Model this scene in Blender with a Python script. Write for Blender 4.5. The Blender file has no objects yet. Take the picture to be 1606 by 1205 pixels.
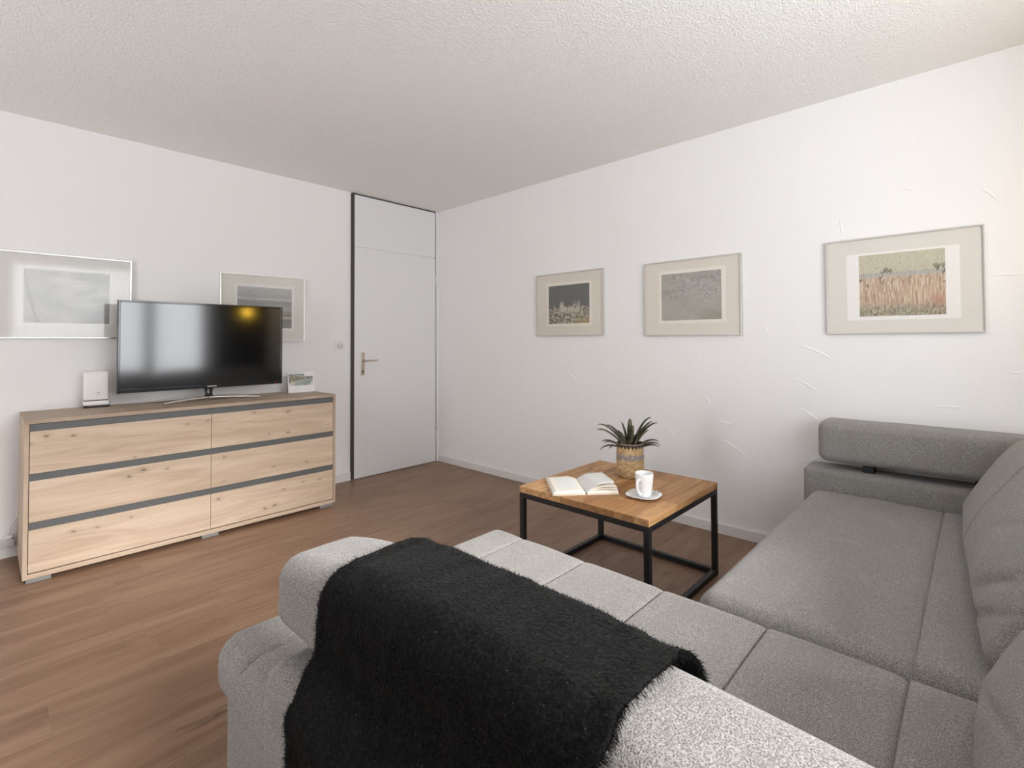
import bpy, bmesh, math, random
from mathutils import Vector, Matrix, noise as mnoise
random.seed(7)
PI = math.pi
scene = bpy.context.scene
C = scene.collection
# World frame: the far corner of the room is the origin, +X runs along the TV wall,
# +Y runs along the picture wall towards the window, Z is up.  Units are metres.
H = 2.5
RX, RY = 5.0, 4.85

# ------------------------------------------------------------------ materials
class M:
    def __init__(s, name):
        s.m = bpy.data.materials.new(name); s.m.use_nodes = True
        s.t = s.m.node_tree; s.n = s.t.nodes; s.n.clear()
        s.out = s.n.new('ShaderNodeOutputMaterial')
        s._co = None
    def node(s, typ, **kw):
        n = s.n.new(typ)
        for k, v in kw.items(): setattr(n, k, v)
        return n
    def set(s, sock, v):
        if v is None: return
        if isinstance(v, bpy.types.NodeSocket): s.t.links.new(v, sock)
        else:
            if sock.type == 'RGBA' and hasattr(v, '__len__') and len(v) == 3: v = (*v, 1)
            sock.default_value = v
    def co(s):
        if s._co is None: s._co = s.node('ShaderNodeTexCoord').outputs['Object']
        return s._co
    def sep(s, v=None):
        n = s.node('ShaderNodeSeparateXYZ'); s.set(n.inputs[0], v or s.co()); return n.outputs
    def comb(s, x=0., y=0., z=0.):
        n = s.node('ShaderNodeCombineXYZ')
        for i, v in enumerate((x, y, z)): s.set(n.inputs[i], v)
        return n.outputs[0]
    def scale(s, v, sc):
        n = s.node('ShaderNodeVectorMath', operation='MULTIPLY'); s.set(n.inputs[0], v); s.set(n.inputs[1], sc); return n.outputs[0]
    def vadd(s, a, b):
        n = s.node('ShaderNodeVectorMath', operation='ADD'); s.set(n.inputs[0], a); s.set(n.inputs[1], b); return n.outputs[0]
    def math(s, op, a, b=None, c=None, clamp=False):
        n = s.node('ShaderNodeMath', operation=op, use_clamp=clamp)
        for i, v in enumerate((a, b, c)):
            if v is not None: s.set(n.inputs[i], v)
        return n.outputs[0]
    def noise(s, v=None, scale=5., detail=2., rough=.5, dist=0., col=False):
        n = s.node('ShaderNodeTexNoise'); s.set(n.inputs['Vector'], v or s.co())
        for k, x in (('Scale', scale), ('Detail', detail), ('Roughness', rough), ('Distortion', dist)): s.set(n.inputs[k], x)
        return n.outputs['Color' if col else 0]
    def voro(s, v=None, scale=5., feature='F1', out='Distance', rnd=1.):
        n = s.node('ShaderNodeTexVoronoi', feature=feature); s.set(n.inputs['Vector'], v or s.co())
        s.set(n.inputs['Scale'], scale); s.set(n.inputs['Randomness'], rnd); return n.outputs[out]
    def white(s, v):
        n = s.node('ShaderNodeTexWhiteNoise', noise_dimensions='3D'); s.set(n.inputs['Vector'], v); return n.outputs['Value']
    def ramp(s, f, pts, interp='LINEAR'):
        n = s.node('ShaderNodeValToRGB'); s.set(n.inputs[0], f); r = n.color_ramp; r.interpolation = interp
        while len(r.elements) < len(pts): r.elements.new(.5)
        for e, (p, c) in zip(r.elements, pts):
            e.position = p; e.color = (c, c, c, 1) if not hasattr(c, '__len__') else (*c, 1)
        return n.outputs[0]
    def step(s, f, a, b, lo=0., hi=1.):
        n = s.node('ShaderNodeMapRange', interpolation_type='SMOOTHSTEP'); s.set(n.inputs[0], f)
        for i, v in enumerate((a, b, lo, hi)): s.set(n.inputs[i + 1], v)
        return n.outputs[0]
    def mix(s, f, a, b, mode='MIX'):
        n = s.node('ShaderNodeMix', data_type='RGBA', blend_type=mode); s.set(n.inputs[0], f); s.set(n.inputs[6], a); s.set(n.inputs[7], b); return n.outputs[2]
    def bump(s, h, strength=.3, dist=.001, normal=None):
        n = s.node('ShaderNodeBump'); s.set(n.inputs['Height'], h); s.set(n.inputs['Strength'], strength); s.set(n.inputs['Distance'], dist); s.set(n.inputs['Normal'], normal); return n.outputs[0]
    def pbr(s, col, rough=.5, metal=0., normal=None, **kw):
        n = s.node('ShaderNodeBsdfPrincipled'); s.set(n.inputs['Base Color'], col); s.set(n.inputs['Roughness'], rough); s.set(n.inputs['Metallic'], metal)
        s.set(n.inputs['Normal'], normal)
        for k, v in kw.items(): s.set(n.inputs[k.replace('_', ' ')], v)
        s.t.links.new(n.outputs[0], s.out.inputs[0]); return s.m
    def surf(s, sh): s.t.links.new(sh, s.out.inputs[0]); return s.m

def srgb(r, g, b):
    f = lambda c: c / 12.92 if c <= .04045 else ((c + .055) / 1.055) ** 2.4
    return tuple(f(x / 255) for x in (r, g, b))

def plain(name, col, rough=.5, metal=0., **kw):
    m = M(name); d = m.noise(scale=60, detail=2)
    return m.pbr(m.mix(m.math('MULTIPLY', d, .06), col, tuple(c * .8 for c in col)), rough, metal, **kw)

def mat_wall():
    m = M('plaster_wall'); n1 = m.noise(scale=1.3, detail=2); n2 = m.noise(scale=9, detail=4, rough=.6, dist=.5); n3 = m.noise(scale=120, detail=2)
    h = m.math('ADD', m.math('MULTIPLY', n2, 1.), m.math('MULTIPLY', n3, .10))
    c = m.mix(n1, (.845, .835, .83), (.87, .86, .855))
    return m.pbr(c, .85, normal=m.bump(h, .35, .004))
def mat_wall_smooth():
    m = M('smooth_wall'); n3 = m.noise(scale=160, detail=3); n1 = m.noise(scale=1.1)
    return m.pbr(m.mix(n1, (.845, .835, .83), (.865, .855, .85)), .85, normal=m.bump(n3, .25, .0012))
def mat_ceiling():
    m = M('stippled_ceiling'); n = m.noise(scale=95, detail=3, rough=.6)
    v = m.voro(scale=120)
    h = m.math('ADD', n, m.math('MULTIPLY', v, .5))
    return m.pbr((.86, .845, .825), .9, normal=m.bump(h, .8, .005))
def mat_floor():
    m = M('wood_plank_floor'); x, y, z = m.sep()
    W, L = .19, 1.25
    row = m.math('FLOOR', m.math('DIVIDE', y, W))
    off = m.white(m.comb(row, 3.1, 0.))
    xs = m.math('ADD', m.math('DIVIDE', x, L), off)
    pl = m.math('FLOOR', xs)
    rnd = m.white(m.comb(pl, row, 1.7)); rnd2 = m.white(m.comb(row, pl, 9.2))
    gx = m.math('ADD', m.math('MULTIPLY', x, 1.), m.math('MULTIPLY', rnd, 17.)); gy = m.math('ADD', y, m.math('MULTIPLY', rnd2, 5.))
    broad = m.noise(m.comb(m.math('MULTIPLY', gx, 1.3), m.math('MULTIPLY', gy, 11.), rnd), 1., 4, .55, .6)
    fine = m.noise(m.comb(m.math('MULTIPLY', gx, 5.), m.math('MULTIPLY', gy, 95.), rnd), 1., 4, .6, .2)
    streak = m.noise(m.comb(m.math('MULTIPLY', gx, 2.0), m.math('MULTIPLY', gy, 30.), rnd2), 1., 6, .66, 1.3)
    c = m.mix(m.step(broad, .3, .7), (.200, .112, .067), (.29, .180, .116))
    c = m.mix(m.math('MULTIPLY', m.step(fine, .35, .8), .28), c, (.20, .110, .068))
    c = m.mix(m.math('MULTIPLY', m.step(streak, .57, .70), .74), c, (.085, .045, .026))
    c = m.mix(m.math('MULTIPLY', m.step(streak, .40, .27), .40), c, (.40, .27, .19))
    tone = m.math('ADD', .96, m.math('MULTIPLY', rnd, .08))
    c = m.mix(1., c, m.comb(tone, tone, tone), 'MULTIPLY')
    fy = m.math('FRACT', m.math('DIVIDE', y, W)); fx = m.math('FRACT', xs)
    gap = m.math('MAXIMUM', m.step(m.math('ABSOLUTE', m.math('SUBTRACT', fy, .5)), .4935, .4975), m.step(m.math('ABSOLUTE', m.math('SUBTRACT', fx, .5)), .4988, .4996))
    c = m.mix(m.math('MULTIPLY', gap, .14), c, (.12, .07, .045))
    hgt = m.math('SUBTRACT', m.math('MULTIPLY', fine, .25), gap)
    return m.pbr(c, m.step(fine, .2, .9, .33, .47), normal=m.bump(hgt, .25, .0008), Specular_IOR_Level=.35)
KNOTS = [(2.913, .724, 1), (2.806, .711, .7), (2.295, .706, .5), (2.188, .715, .5), (1.922, .736, .5), (1.701, .719, .9), (1.827, .583, .5), (1.7, .577, .7), (2.575, .45, .9), (2.507, .475, 1), (2.395, .461, .6), (2.097, .477, .7), (1.573, .353, .7), (1.791, .364, .5), (2.801, .213, .8), (2.706, .209, .5), (2.563, .225, .4), (2.125, .221, .8), (1.727, .196, .5), (1.79, .104, 1), (1.851, .097, .8), (1.595, .22, .6), (1.479, .214, .6), (2.972, .69, .5), (2.547, .554, .3), (2.096, .327, .3)]
def mat_oak(name, knots=False, axis=0, base=1.0, org=(0, 0, 0)):
    m = M(name); x, y, z = m.sep()
    u, v, w = (x, z, y) if axis == 0 else ((z, y, x) if axis == 2 else (x, y, z))
    vv = m.comb(m.math('MULTIPLY', u, 1.6), m.math('MULTIPLY', v, 17.), m.math('MULTIPLY', w, 6.))
    b = m.noise(vv, 1., 5, .55, 1.0)
    f = m.noise(m.comb(m.math('MULTIPLY', u, 7.), m.math('MULTIPLY', v, 130.), m.math('MULTIPLY', w, 60.)), 1., 3, .6)
    k = base
    c = m.mix(m.step(b, .28, .72), tuple(q * k for q in (.455, .335, .238)), tuple(q * k for q in (.625, .492, .375)))
    c = m.mix(m.math('MULTIPLY', m.step(f, .4, .8), .28), c, tuple(q * k for q in (.46, .32, .21)))
    if knots:
        wob = m.noise(m.comb(m.math('MULTIPLY', x, 40.), 0., m.math('MULTIPLY', z, 60.)), 1., 3, .6)
        acc = None; halo = None
        for (ku, kz, s) in KNOTS:
            dx = m.math('MULTIPLY', m.math('SUBTRACT', x, ku - org[0]), 1 / (.026 * (.5 + .6 * s)))
            dz = m.math('MULTIPLY', m.math('SUBTRACT', z, kz - org[2]), 1 / (.013 * (.5 + .6 * s)))
            d = m.math('SQRT', m.math('ADD', m.math('MULTIPLY', dx, dx), m.math('MULTIPLY', dz, dz)))
            d = m.math('ADD', d, m.math('MULTIPLY', wob, 1.1))
            a = m.step(d, .62, 1.25, .85 * (.35 + .65 * s), 0.); h = m.step(d, .9, 2.6, .38 * s, 0.)
            acc = a if acc is None else m.math('MAXIMUM', acc, a); halo = h if halo is None else m.math('MAXIMUM', halo, h)
        c = m.mix(halo, c, (.36, .255, .165)); c = m.mix(acc, c, (.13, .095, .068))
    return m.pbr(c, .55, normal=m.bump(f, .15, .0006))
def mat_butcher():
    m = M('oiled_oak_staves'); x, y, z = m.sep()
    W, L = .095, .42
    row = m.math('FLOOR', m.math('DIVIDE', y, W)); off = m.white(m.comb(row, 1.3, .5))
    xs = m.math('ADD', m.math('DIVIDE', x, L), off); pl = m.math('FLOOR', xs)
    rnd = m.white(m.comb(pl, row, 4.4))
    g = m.noise(m.comb(m.math('ADD', m.math('MULTIPLY', x, 3.), m.math('MULTIPLY', rnd, 31.)), m.math('MULTIPLY', y, 34.), m.math('MULTIPLY', z, 30.)), 1., 4, .6, .8)
    f = m.noise(m.comb(m.math('MULTIPLY', x, 14.), m.math('MULTIPLY', y, 190.), m.math('MULTIPLY', z, 160.)), 1., 2)
    c = m.mix(rnd, (.36, .178, .072), (.64, .375, .175))
    c = m.mix(m.math('MULTIPLY', m.step(g, .40, .68), .62), c, (.20, .092, .035))
    c = m.mix(m.math('MULTIPLY', m.step(f, .5, .85), .3), c, (.20, .095, .036))
    fy = m.math('FRACT', m.math('DIVIDE', y, W)); fx = m.math('FRACT', xs)
    gap = m.math('MAXIMUM', m.step(m.math('ABSOLUTE', m.math('SUBTRACT', fy, .5)), .488, .497), m.step(m.math('ABSOLUTE', m.math('SUBTRACT', fx, .5)), .4975, .4995))
    c = m.mix(m.math('MULTIPLY', gap, .4), c, (.12, .055, .02))
    return m.pbr(c, .5, normal=m.bump(f, .1, .0004), Specular_IOR_Level=.28)
def mat_fabric(name='grey_woven_fabric', k=.86):
    m = M(name)
    sp = m.noise(scale=470, detail=4, rough=.78); big = m.noise(scale=5, detail=3); mid = m.noise(scale=45, detail=2)
    vx = m.voro(scale=360, rnd=.9)
    t = m.math('ADD', m.math('MULTIPLY', sp, .8), m.math('MULTIPLY', vx, .25))
    c = m.ramp(t, [(.33, tuple(k * q for q in (.085, .074, .066))), (.48, tuple(k * q for q in (.255, .237, .223))), (.64, tuple(k * q for q in (.52, .50, .482)))])
    c = m.mix(m.math('MULTIPLY', m.step(m.math('ADD', m.math('MULTIPLY', big, .6), m.math('MULTIPLY', mid, .4)), .35, .7), .16), c, (.16, .148, .14))
    h = m.math('ADD', m.math('MULTIPLY', sp, 1.), m.math('MULTIPLY', vx, .7))
    return m.pbr(c, .95, normal=m.bump(h, .6, .0014), Sheen_Weight=.2, Sheen_Roughness=.5, Specular_IOR_Level=.15)
def mat_throw():
    m = M('black_fluffy_wool'); n = m.noise(scale=160, detail=3, rough=.7); s = m.noise(scale=420, detail=1)
    c = m.mix(m.step(n, .4, .75), (.004, .004, .004), (.014, .0132, .0128))
    c = m.mix(m.step(s, .74, .80), c, (.16, .15, .14))
    return m.pbr(c, 1., Sheen_Weight=.03, Sheen_Roughness=.4, Specular_IOR_Level=.1, normal=m.bump(n, .8, .004))
def mat_glass_thin(name='clear_thin_glass', ior=1.5, rough=0., f0=.043):
    m = M(name); t = m.node('ShaderNodeBsdfTransparent'); g = m.node('ShaderNodeBsdfGlossy'); m.set(g.inputs['Roughness'], rough)
    f = m.node('ShaderNodeFresnel'); m.set(f.inputs[0], ior); x = m.node('ShaderNodeMixShader')
    # a pane reflects alike from either side, so use the facing-independent Schlick form
    lw = m.node('ShaderNodeLayerWeight'); m.set(lw.inputs[0], .5)
    fac = m.math('ADD', f0, m.math('MULTIPLY', m.math('POWER', lw.outputs['Facing'], 5.), .9))
    m.n.remove(f); m.set(x.inputs[0], fac); m.t.links.new(t.outputs[0], x.inputs[1]); m.t.links.new(g.outputs[0], x.inputs[2])
    return m.surf(x.outputs[0])
def mat_emit(name, col, st):
    m = M(name); e = m.node('ShaderNodeEmission'); m.set(e.inputs[0], col); m.set(e.inputs[1], st); return m.surf(e.outputs[0])

WALL = mat_wall(); WALLS = mat_wall_smooth(); CEIL = mat_ceiling(); FLOOR = mat_floor()
WHITE = plain('white_painted_wood', (.80, .80, .81), .45)
BASEB = plain('white_baseboard', (.78, .765, .75), .4)
DARKSTRIP = plain('dark_seal_and_gap_shade', (.055, .052, .05), .6)
BRASS = plain('aged_nickel_brass', (.55, .47, .38), .35, 1.)
GREYALU = plain('anthracite_grip', (.105, .108, .108), .45)
GREYFOOT = plain('grey_plastic_foot', (.22, .23, .235), .5)
BLACKM = plain('black_powder_coat', (.008, .008, .009), .45)
WPLAST = plain('white_plastic', (.83, .80, .78), .35)
WPLAST2 = plain('light_grey_plastic', (.55, .54, .53), .4)
BPLAST = plain('black_gloss_plastic', (.008, .008, .009), .15)
CHROME = plain('brushed_chrome', (.80, .78, .76), .32, .85)
ALU = plain('silver_grey_frame', (.60, .58, .55), .35, .35)
ALUL = plain('bright_aluminium', (.85, .84, .82), .3, 1.)
PORC = plain('white_porcelain', (.86, .87, .88), .08)
STEEL = plain('polished_steel', (.75, .74, .73), .12, 1.)
FAB = mat_fabric()
THROW = mat_throw()
GLASS = mat_glass_thin()
PGLASS = mat_glass_thin('picture_glass', rough=.07, f0=.024)
BUTCH = mat_butcher()

# ------------------------------------------------------------------ mesh helpers
def obj(name, bm, mat, parent=None, smooth=False, bevel=0, wn=False):
    """links a bmesh made in room coordinates as one mesh object under parent"""
    bmesh.ops.recalc_face_normals(bm, faces=bm.faces)
    me = bpy.data.meshes.new(name)
    if bevel:
        ed = [e for e in bm.edges if len(e.link_faces) == 2 and e.calc_face_angle(0) > .6]
        bmesh.ops.bevel(bm, geom=ed, offset=bevel, segments=2, affect='EDGES', profile=.6)
    off = Vector((0, 0, 0)); p = parent
    while p: off += p.location; p = p.parent
    if off.length: bmesh.ops.translate(bm, verts=bm.verts, vec=-off)
    for f in bm.faces: f.smooth = smooth
    bm.to_mesh(me); bm.free()
    o = bpy.data.objects.new(name, me); C.objects.link(o)
    for mm in (mat if isinstance(mat, (list, tuple)) else [mat]): me.materials.append(mm)
    if parent: o.parent = parent
    return o
def B(): return bmesh.new()
def box(bm, x0, x1, y0, y1, z0, z1, mi=0):
    vs = [bm.verts.new((x, y, z)) for x in (x0, x1) for y in (y0, y1) for z in (z0, z1)]
    for f in ((0, 1, 3, 2), (4, 6, 7, 5), (0, 4, 5, 1), (2, 3, 7, 6), (0, 2, 6, 4), (1, 5, 7, 3)):
        bm.faces.new([vs[i] for i in f]).material_index = mi
    return bm
def bx(*a): return box(B(), *a)
def thing(name, label, cat, loc, group=None):
    o = bpy.data.objects.new(name, None); C.objects.link(o); o.location = loc; o.empty_display_size = .1
    o['label'] = label; o['category'] = cat
    if group: o['group'] = group
    bpy.context.view_layer.update(); return o
def tag(o, label, cat, group=None):
    o['label'] = label; o['category'] = cat
    if group: o['group'] = group
    return o
def struct(o): o['kind'] = 'structure'; return o
def origin(o, loc):
    """moves a top-level mesh's origin to loc, leaving its surface where it is"""
    o.data.transform(Matrix.Translation(-Vector(loc))); o.location = loc; return o

def grid_box(lo, hi, r, k=4, n=(6, 6, 6), feats=((), (), ()), fn=None):
    """a closed box of grids with rounded edges (radius r) and optional extra grid lines, then displaced by fn"""
    bm = B(); ax = []
    for a in range(3):
        l, h = lo[a], hi[a]; s = set()
        for i in range(k + 1):
            t = r * (1 - math.cos(i / k * PI / 2)) if False else r * math.tan(i / k * PI / 4)
            s.add(round(l + r - t, 5)); s.add(round(h - r + t, 5))
        for i in range(1, n[a]): s.add(round(l + r + (h - l - 2 * r) * i / n[a], 5))
        for f in feats[a]:
            for d in (-.03, -.018, -.010, -.006, -.004, -.0025, -.0012, 0, .0012, .0025, .004, .006, .010, .018, .03):
                if l + r < f + d < h - r: s.add(round(f + d, 5))
        ax.append(sorted(s))
    key = {}
    def vert(p):
        q = tuple(round(c, 5) for c in p)
        if q in key: return key[q]
        P = Vector(p); I = Vector([min(max(p[a], lo[a] + r), hi[a] - r) for a in range(3)])
        d = P - I
        if d.length > 1e-9: P = I + d.normalized() * r
        if fn: P = fn(P)
        v = bm.verts.new(P); key[q] = v; return v
    for a in range(3):
        b, c = [(1, 2), (0, 2), (0, 1)][a]
        for side in (lo[a], hi[a]):
            for i in range(len(ax[b]) - 1):
                for j in range(len(ax[c]) - 1):
                    q = []
                    for (ii, jj) in ((i, j), (i + 1, j), (i + 1, j + 1), (i, j + 1)):
                        p = [0, 0, 0]; p[a] = side; p[b] = ax[b][ii]; p[c] = ax[c][jj]; q.append(vert(p))
                    if len(set(q)) == 4: bm.faces.new(q)
    return bm
def rbox(x0, x1, y0, y1, z0, z1, r=.003, k=2): return grid_box((x0, y0, z0), (x1, y1, z1), r, k, (1, 1, 1))
def lathe(bm, prof, c, seg=40, sq=0., rot=0., close=True):
    """turns a list of (radius, z) round the vertical through c; sq > 0 squares the outline"""
    rings = []
    for (r, z) in prof:
        ring = []
        for i in range(seg):
            t = 2 * PI * i / seg; cx, cy = math.cos(t), math.sin(t)
            k = 1.
            if sq: k = (abs(cx) ** (2 + sq) + abs(cy) ** (2 + sq)) ** (-1 / (2 + sq))
            a = t + rot
            ring.append(bm.verts.new((c[0] + r * k * math.cos(a), c[1] + r * k * math.sin(a), c[2] + z)))
        rings.append(ring)
    for A, D in zip(rings, rings[1:]):
        for i in range(seg): bm.faces.new((A[i], A[(i + 1) % seg], D[(i + 1) % seg], D[i]))
    if close:
        bm.faces.new(rings[0][::-1]); bm.faces.new(rings[-1])
    return bm
def sweep(bm, pts, rad, seg=10, up=Vector((0, 0, 1)), flat=1.):
    """a tube through pts; rad a number or a list; flat squashes it along its own normal"""
    pts = [Vector(p) for p in pts]; n = len(pts); rings = []
    for i, p in enumerate(pts):
        t = (pts[min(i + 1, n - 1)] - pts[max(i - 1, 0)]).normalized()
        s = t.cross(up); s = s.normalized() if s.length > 1e-5 else Vector((1, 0, 0)); w = s.cross(t).normalized()
        r = rad[i] if hasattr(rad, '__len__') else rad
        rings.append([bm.verts.new(p + s * r * math.cos(2 * PI * j / seg) + w * r * flat * math.sin(2 * PI * j / seg)) for j in range(seg)])
    for A, D in zip(rings, rings[1:]):
        for j in range(seg): bm.faces.new((A[j], A[(j + 1) % seg], D[(j + 1) % seg], D[j]))
    bm.faces.new(rings[0][::-1]); bm.faces.new(rings[-1]); return bm
def bez(p, n=12):
    out = []
    P = [Vector(q) for q in p]
    for i in range(n + 1):
        t = i / n; Q = P[:]
        while len(Q) > 1: Q = [a.lerp(b, t) for a, b in zip(Q, Q[1:])]
        out.append(Q[0])
    return out
def sm(a, b, x):
    t = min(max((x - a) / (b - a), 0), 1); return t * t * (3 - 2 * t)

# ------------------------------------------------------------------ the room
T = .2
f = struct(obj('floor', bx(-T, RX + T, -T, RY + T, -.1, 0), FLOOR))
c = struct(obj('ceiling', bx(-T, RX + T, -T, RY + T, H, H + .15), CEIL))
DU0, DU1, DU2, DU3 = .036, .925, .955, 0.
struct(obj('wall_left', bx(0, RX, -T, 0, 0, H), WALLS))
STROKES = [[(3.227, 1.162), (3.28, 1.151), (3.359, 1.12), (3.403, 1.07)], [(3.205, .981), (3.277, .944), (3.304, .914), (3.326, .914)], [(3.228, .811), (3.275, .79), (3.341, .734)], [(2.799, .576), (2.856, .564), (2.921, .506), (2.98, .472)], [(2.699, .859), (2.727, .8), (2.738, .76)], [(2.651, .76), (2.673, .709)], [(3.048, 1.278), (3.085, 1.221)], [(3.258, .508), (3.334, .553)], [(2.785, .693), (2.835, .671), (2.875, .683)], [(3.99, 1.884), (4.011, 1.877), (4.058, 1.8)], [(4.008, 1.481), (4.066, 1.485), (4.122, 1.474)], [(3.82, .868), (3.929, .873)], [(3.439, 1.844), (3.452, 1.752)], [(4.074, 1.039), (4.114, 1.041)], [(2.661, 1.119), (2.665, 1.046)], [(2.42, .62), (2.47, .60), (2.5, .55)], [(1.62, .95), (1.66, .93), (1.70, .87)], [(3.70, 1.95), (3.76, 1.93)], [(2.0, .72), (2.03, .66)]]
bm = bx(-T, 0, -T, RY, 0, H)
for st in STROKES:                                                   # trowel marks in the plaster
    P = bez([(0, a, b) for a, b in st], 12); n = len(P)
    rows = []
    for i, p in enumerate(P):
        t = (P[min(i + 1, n - 1)] - P[max(i - 1, 0)]).normalized(); s = Vector((0, -t.z, t.y)) if t.y >= 0 else Vector((0, t.z, -t.y))
        e = math.sin(PI * (i + .02) / (n - .96)) ** .6; h = .0030 * e
        wob = .002 * mnoise.noise(p * 60)
        rows.append([bm.verts.new(p + s * (.011 * e + .001) - Vector((.0003, 0, 0))), bm.verts.new(p + s * wob + Vector((h, 0, 0))), bm.verts.new(p - s * .0035 * e - Vector((.0003, 0, 0)))])
    for a, b in zip(rows, rows[1:]):
        for j in range(2): bm.faces.new((a[j], a[j + 1], b[j + 1], b[j]))
struct(obj('wall_right', bm, WALL))
# far side and the window side of the room (behind the camera)
NY0, NY1, NZ0, NZ1 = 1.25, 2.3, .06, 2.2
bm = B(); box(bm, RX, RX + T, -T, NY0, 0, H); box(bm, RX, RX + T, NY1, RY + T, 0, H); box(bm, RX, RX + T, NY0, NY1, 0, NZ0); box(bm, RX, RX + T, NY0, NY1, NZ1, H)
struct(obj('wall_near', bm, WALLS))
WX0, WX1, WZ0, WZ1 = .86, 2.95, .66, 2.28
bm = B()
box(bm, -T, WX0, RY, RY + T, 0, H); box(bm, WX1, RX, RY, RY + T, 0, H); box(bm, WX0, WX1, RY, RY + T, 0, WZ0); box(bm, WX0, WX1, RY, RY + T, WZ1, H)
struct(obj('wall_rear', bm, WALLS))
splits = [WX0, 1.56, WX1]
for i in range(2):
    a, b = splits[i], splits[i + 1]; fr = B(); w = .065
    box(fr, a, a + w, RY + .06, RY + .13, WZ0, WZ1); box(fr, b - w, b, RY + .06, RY + .13, WZ0, WZ1)
    box(fr, a + w, b - w, RY + .06, RY + .13, WZ0, WZ0 + w); box(fr, a + w, b - w, RY + .06, RY + .13, WZ1 - w, WZ1)
    o = struct(obj('window_%d' % (i + 1), fr, WHITE, bevel=.004))
    obj('pane', bx(a + w, b - w, RY + .092, RY + .098, WZ0 + w, WZ1 - w), GLASS, o)
fr = B(); w = .07; ym = (NY0 + NY1) / 2  # unseen side window, added to brighten and even out the room
box(fr, RX + .06, RX + .13, NY0, NY0 + w, NZ0, NZ1); box(fr, RX + .06, RX + .13, NY1 - w, NY1, NZ0, NZ1); box(fr, RX + .06, RX + .13, ym - w / 2, ym + w / 2, NZ0, NZ1)
for (a, b) in ((NY0 + w, ym - w / 2), (ym + w / 2, NY1 - w)): box(fr, RX + .06, RX + .13, a, b, NZ0, NZ0 + w); box(fr, RX + .06, RX + .13, a, b, NZ1 - w, NZ1)
o = struct(obj('window_3', fr, WHITE, bevel=.004))
for (a, b) in ((NY0 + w, ym - w / 2), (ym + w / 2, NY1 - w)): obj('pane', bx(RX + .092, RX + .098, a, b, NZ0 + w, NZ1 - w), GLASS, o)
struct(obj('trim_4', bx(WX0 - .04, WX1 + .04, RY - .12, RY + .06, WZ0 - .03, WZ0), WHITE, bevel=.004))['label'] = 'white window sill'

# baseboards
def skirt(name, x0, x1, y0, y1, h):
    return struct(obj(name, bx(x0, x1, y0, y1, 0, h), BASEB, bevel=.003))
bm = B(); box(bm, DU2 + .002, RX, 0, .012, 0, .075)
struct(obj('baseboard_left', bm, BASEB, bevel=.003))
struct(obj('baseboard_right', bx(0, .013, .012, RY, 0, .062), BASEB, bevel=.003))

# door, transom panel, dark seal and corner post
door = struct(obj('door_1', bx(DU0 + .004, DU1, 0, .012, .004, 2.022), WHITE, bevel=.002))
hd = obj('door_handle', rbox(.828, .861, .012, .019, .900, 1.100, .003), BRASS, door, True); hd['label'] = 'tarnished nickel handle plate'
bm = B(); sweep(bm, [(.845, .019, 1.027), (.845, .062, 1.027), (.838, .068, 1.027)], .008, 10)
sweep(bm, bez([(.845, .066, 1.027), (.80, .070, 1.029), (.77, .066, 1.026), (.722, .062, 1.030)], 10), [.0085] * 6 + [.008, .0075, .007, .0065, .006], 10, flat=.7)
obj('lever', bm, BRASS, hd, True)
bm = B(); lathe(bm, [(.0001, 0), (.010, 0), (.010, .004), (.0001, .004)], (0, 0, 0), 16)
bmesh.ops.rotate(bm, verts=bm.verts, cent=(0, 0, 0), matrix=Matrix.Rotation(-PI / 2, 3, 'X')); bmesh.ops.translate(bm, verts=bm.verts, vec=(.845, .019, 1.027))
obj('rosette', bm, BRASS, hd, True)
bm = B(); sweep(bm, [(.845, .0192, .936), (.845, .0205, .936)], .0055, 12); box(bm, .8425, .8475, .0192, .0205, .918, .934)
obj('keyhole', bm, BPLAST, hd)
for (zz) in (.26, 1.80):
    bm = B(); sweep(bm, [(DU0 - .001, .014, zz - .05), (DU0 - .001, .014, zz + .05)], .006, 10); sweep(bm, [(DU0 - .001, .014, zz - .056), (DU0 - .001, .014, zz - .05)], .004, 8)
    obj('hinge', bm, CHROME, door, True)
struct(obj('trim_1', bx(DU0 + .004, DU1 + .002, 0, .011, 2.030, 2.486), WHITE, bevel=.002))['label'] = 'white panel above the door'
bm = B(); P = []
n = 10
out = [(.926, .006), (DU2 - .001, .006)] + [(.9405 + .0145 * math.cos(PI * i / n), 2.484 + .0145 * math.sin(PI * i / n)) for i in range(n + 1)]
out = [(.955, .006)] + [(.9405 + .0145 * math.cos(PI * i / n), 2.484 + .0145 * math.sin(PI * i / n)) for i in range(n + 1)] + [(.926, .006)]
va = [bm.verts.new((x, 0.0005, z)) for x, z in out]; vb = [bm.verts.new((x, .014, z)) for x, z in out]
bm.faces.new(va); bm.faces.new(vb[::-1])
for i in range(len(out)): bm.faces.new((va[i], va[(i + 1) % len(out)], vb[(i + 1) % len(out)], vb[i]))
struct(obj('trim_2', bm, DARKSTRIP))['label'] = 'dark grey strip along the door edge'
bm = bx(0, .031, 0, .020, .0, 2.49)
struct(obj('trim_3', bm, WHITE, bevel=.003))['label'] = 'white door post in the corner'
struct(obj('trim_5', bx(.031, DU0 + .004, 0, .003, .004, 2.49), DARKSTRIP))['label'] = 'dark strip painting the shade in the hinge-side gap'  # solid strip whose dark colour stands in for shade in the gap
struct(obj('trim_6', bx(.031, DU1, 0, .003, 2.486, 2.5), DARKSTRIP))['label'] = 'dark strip painting the shade of the gap above the panel'  # shadow line below the ceiling, its shade put in as a dark strip

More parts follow.
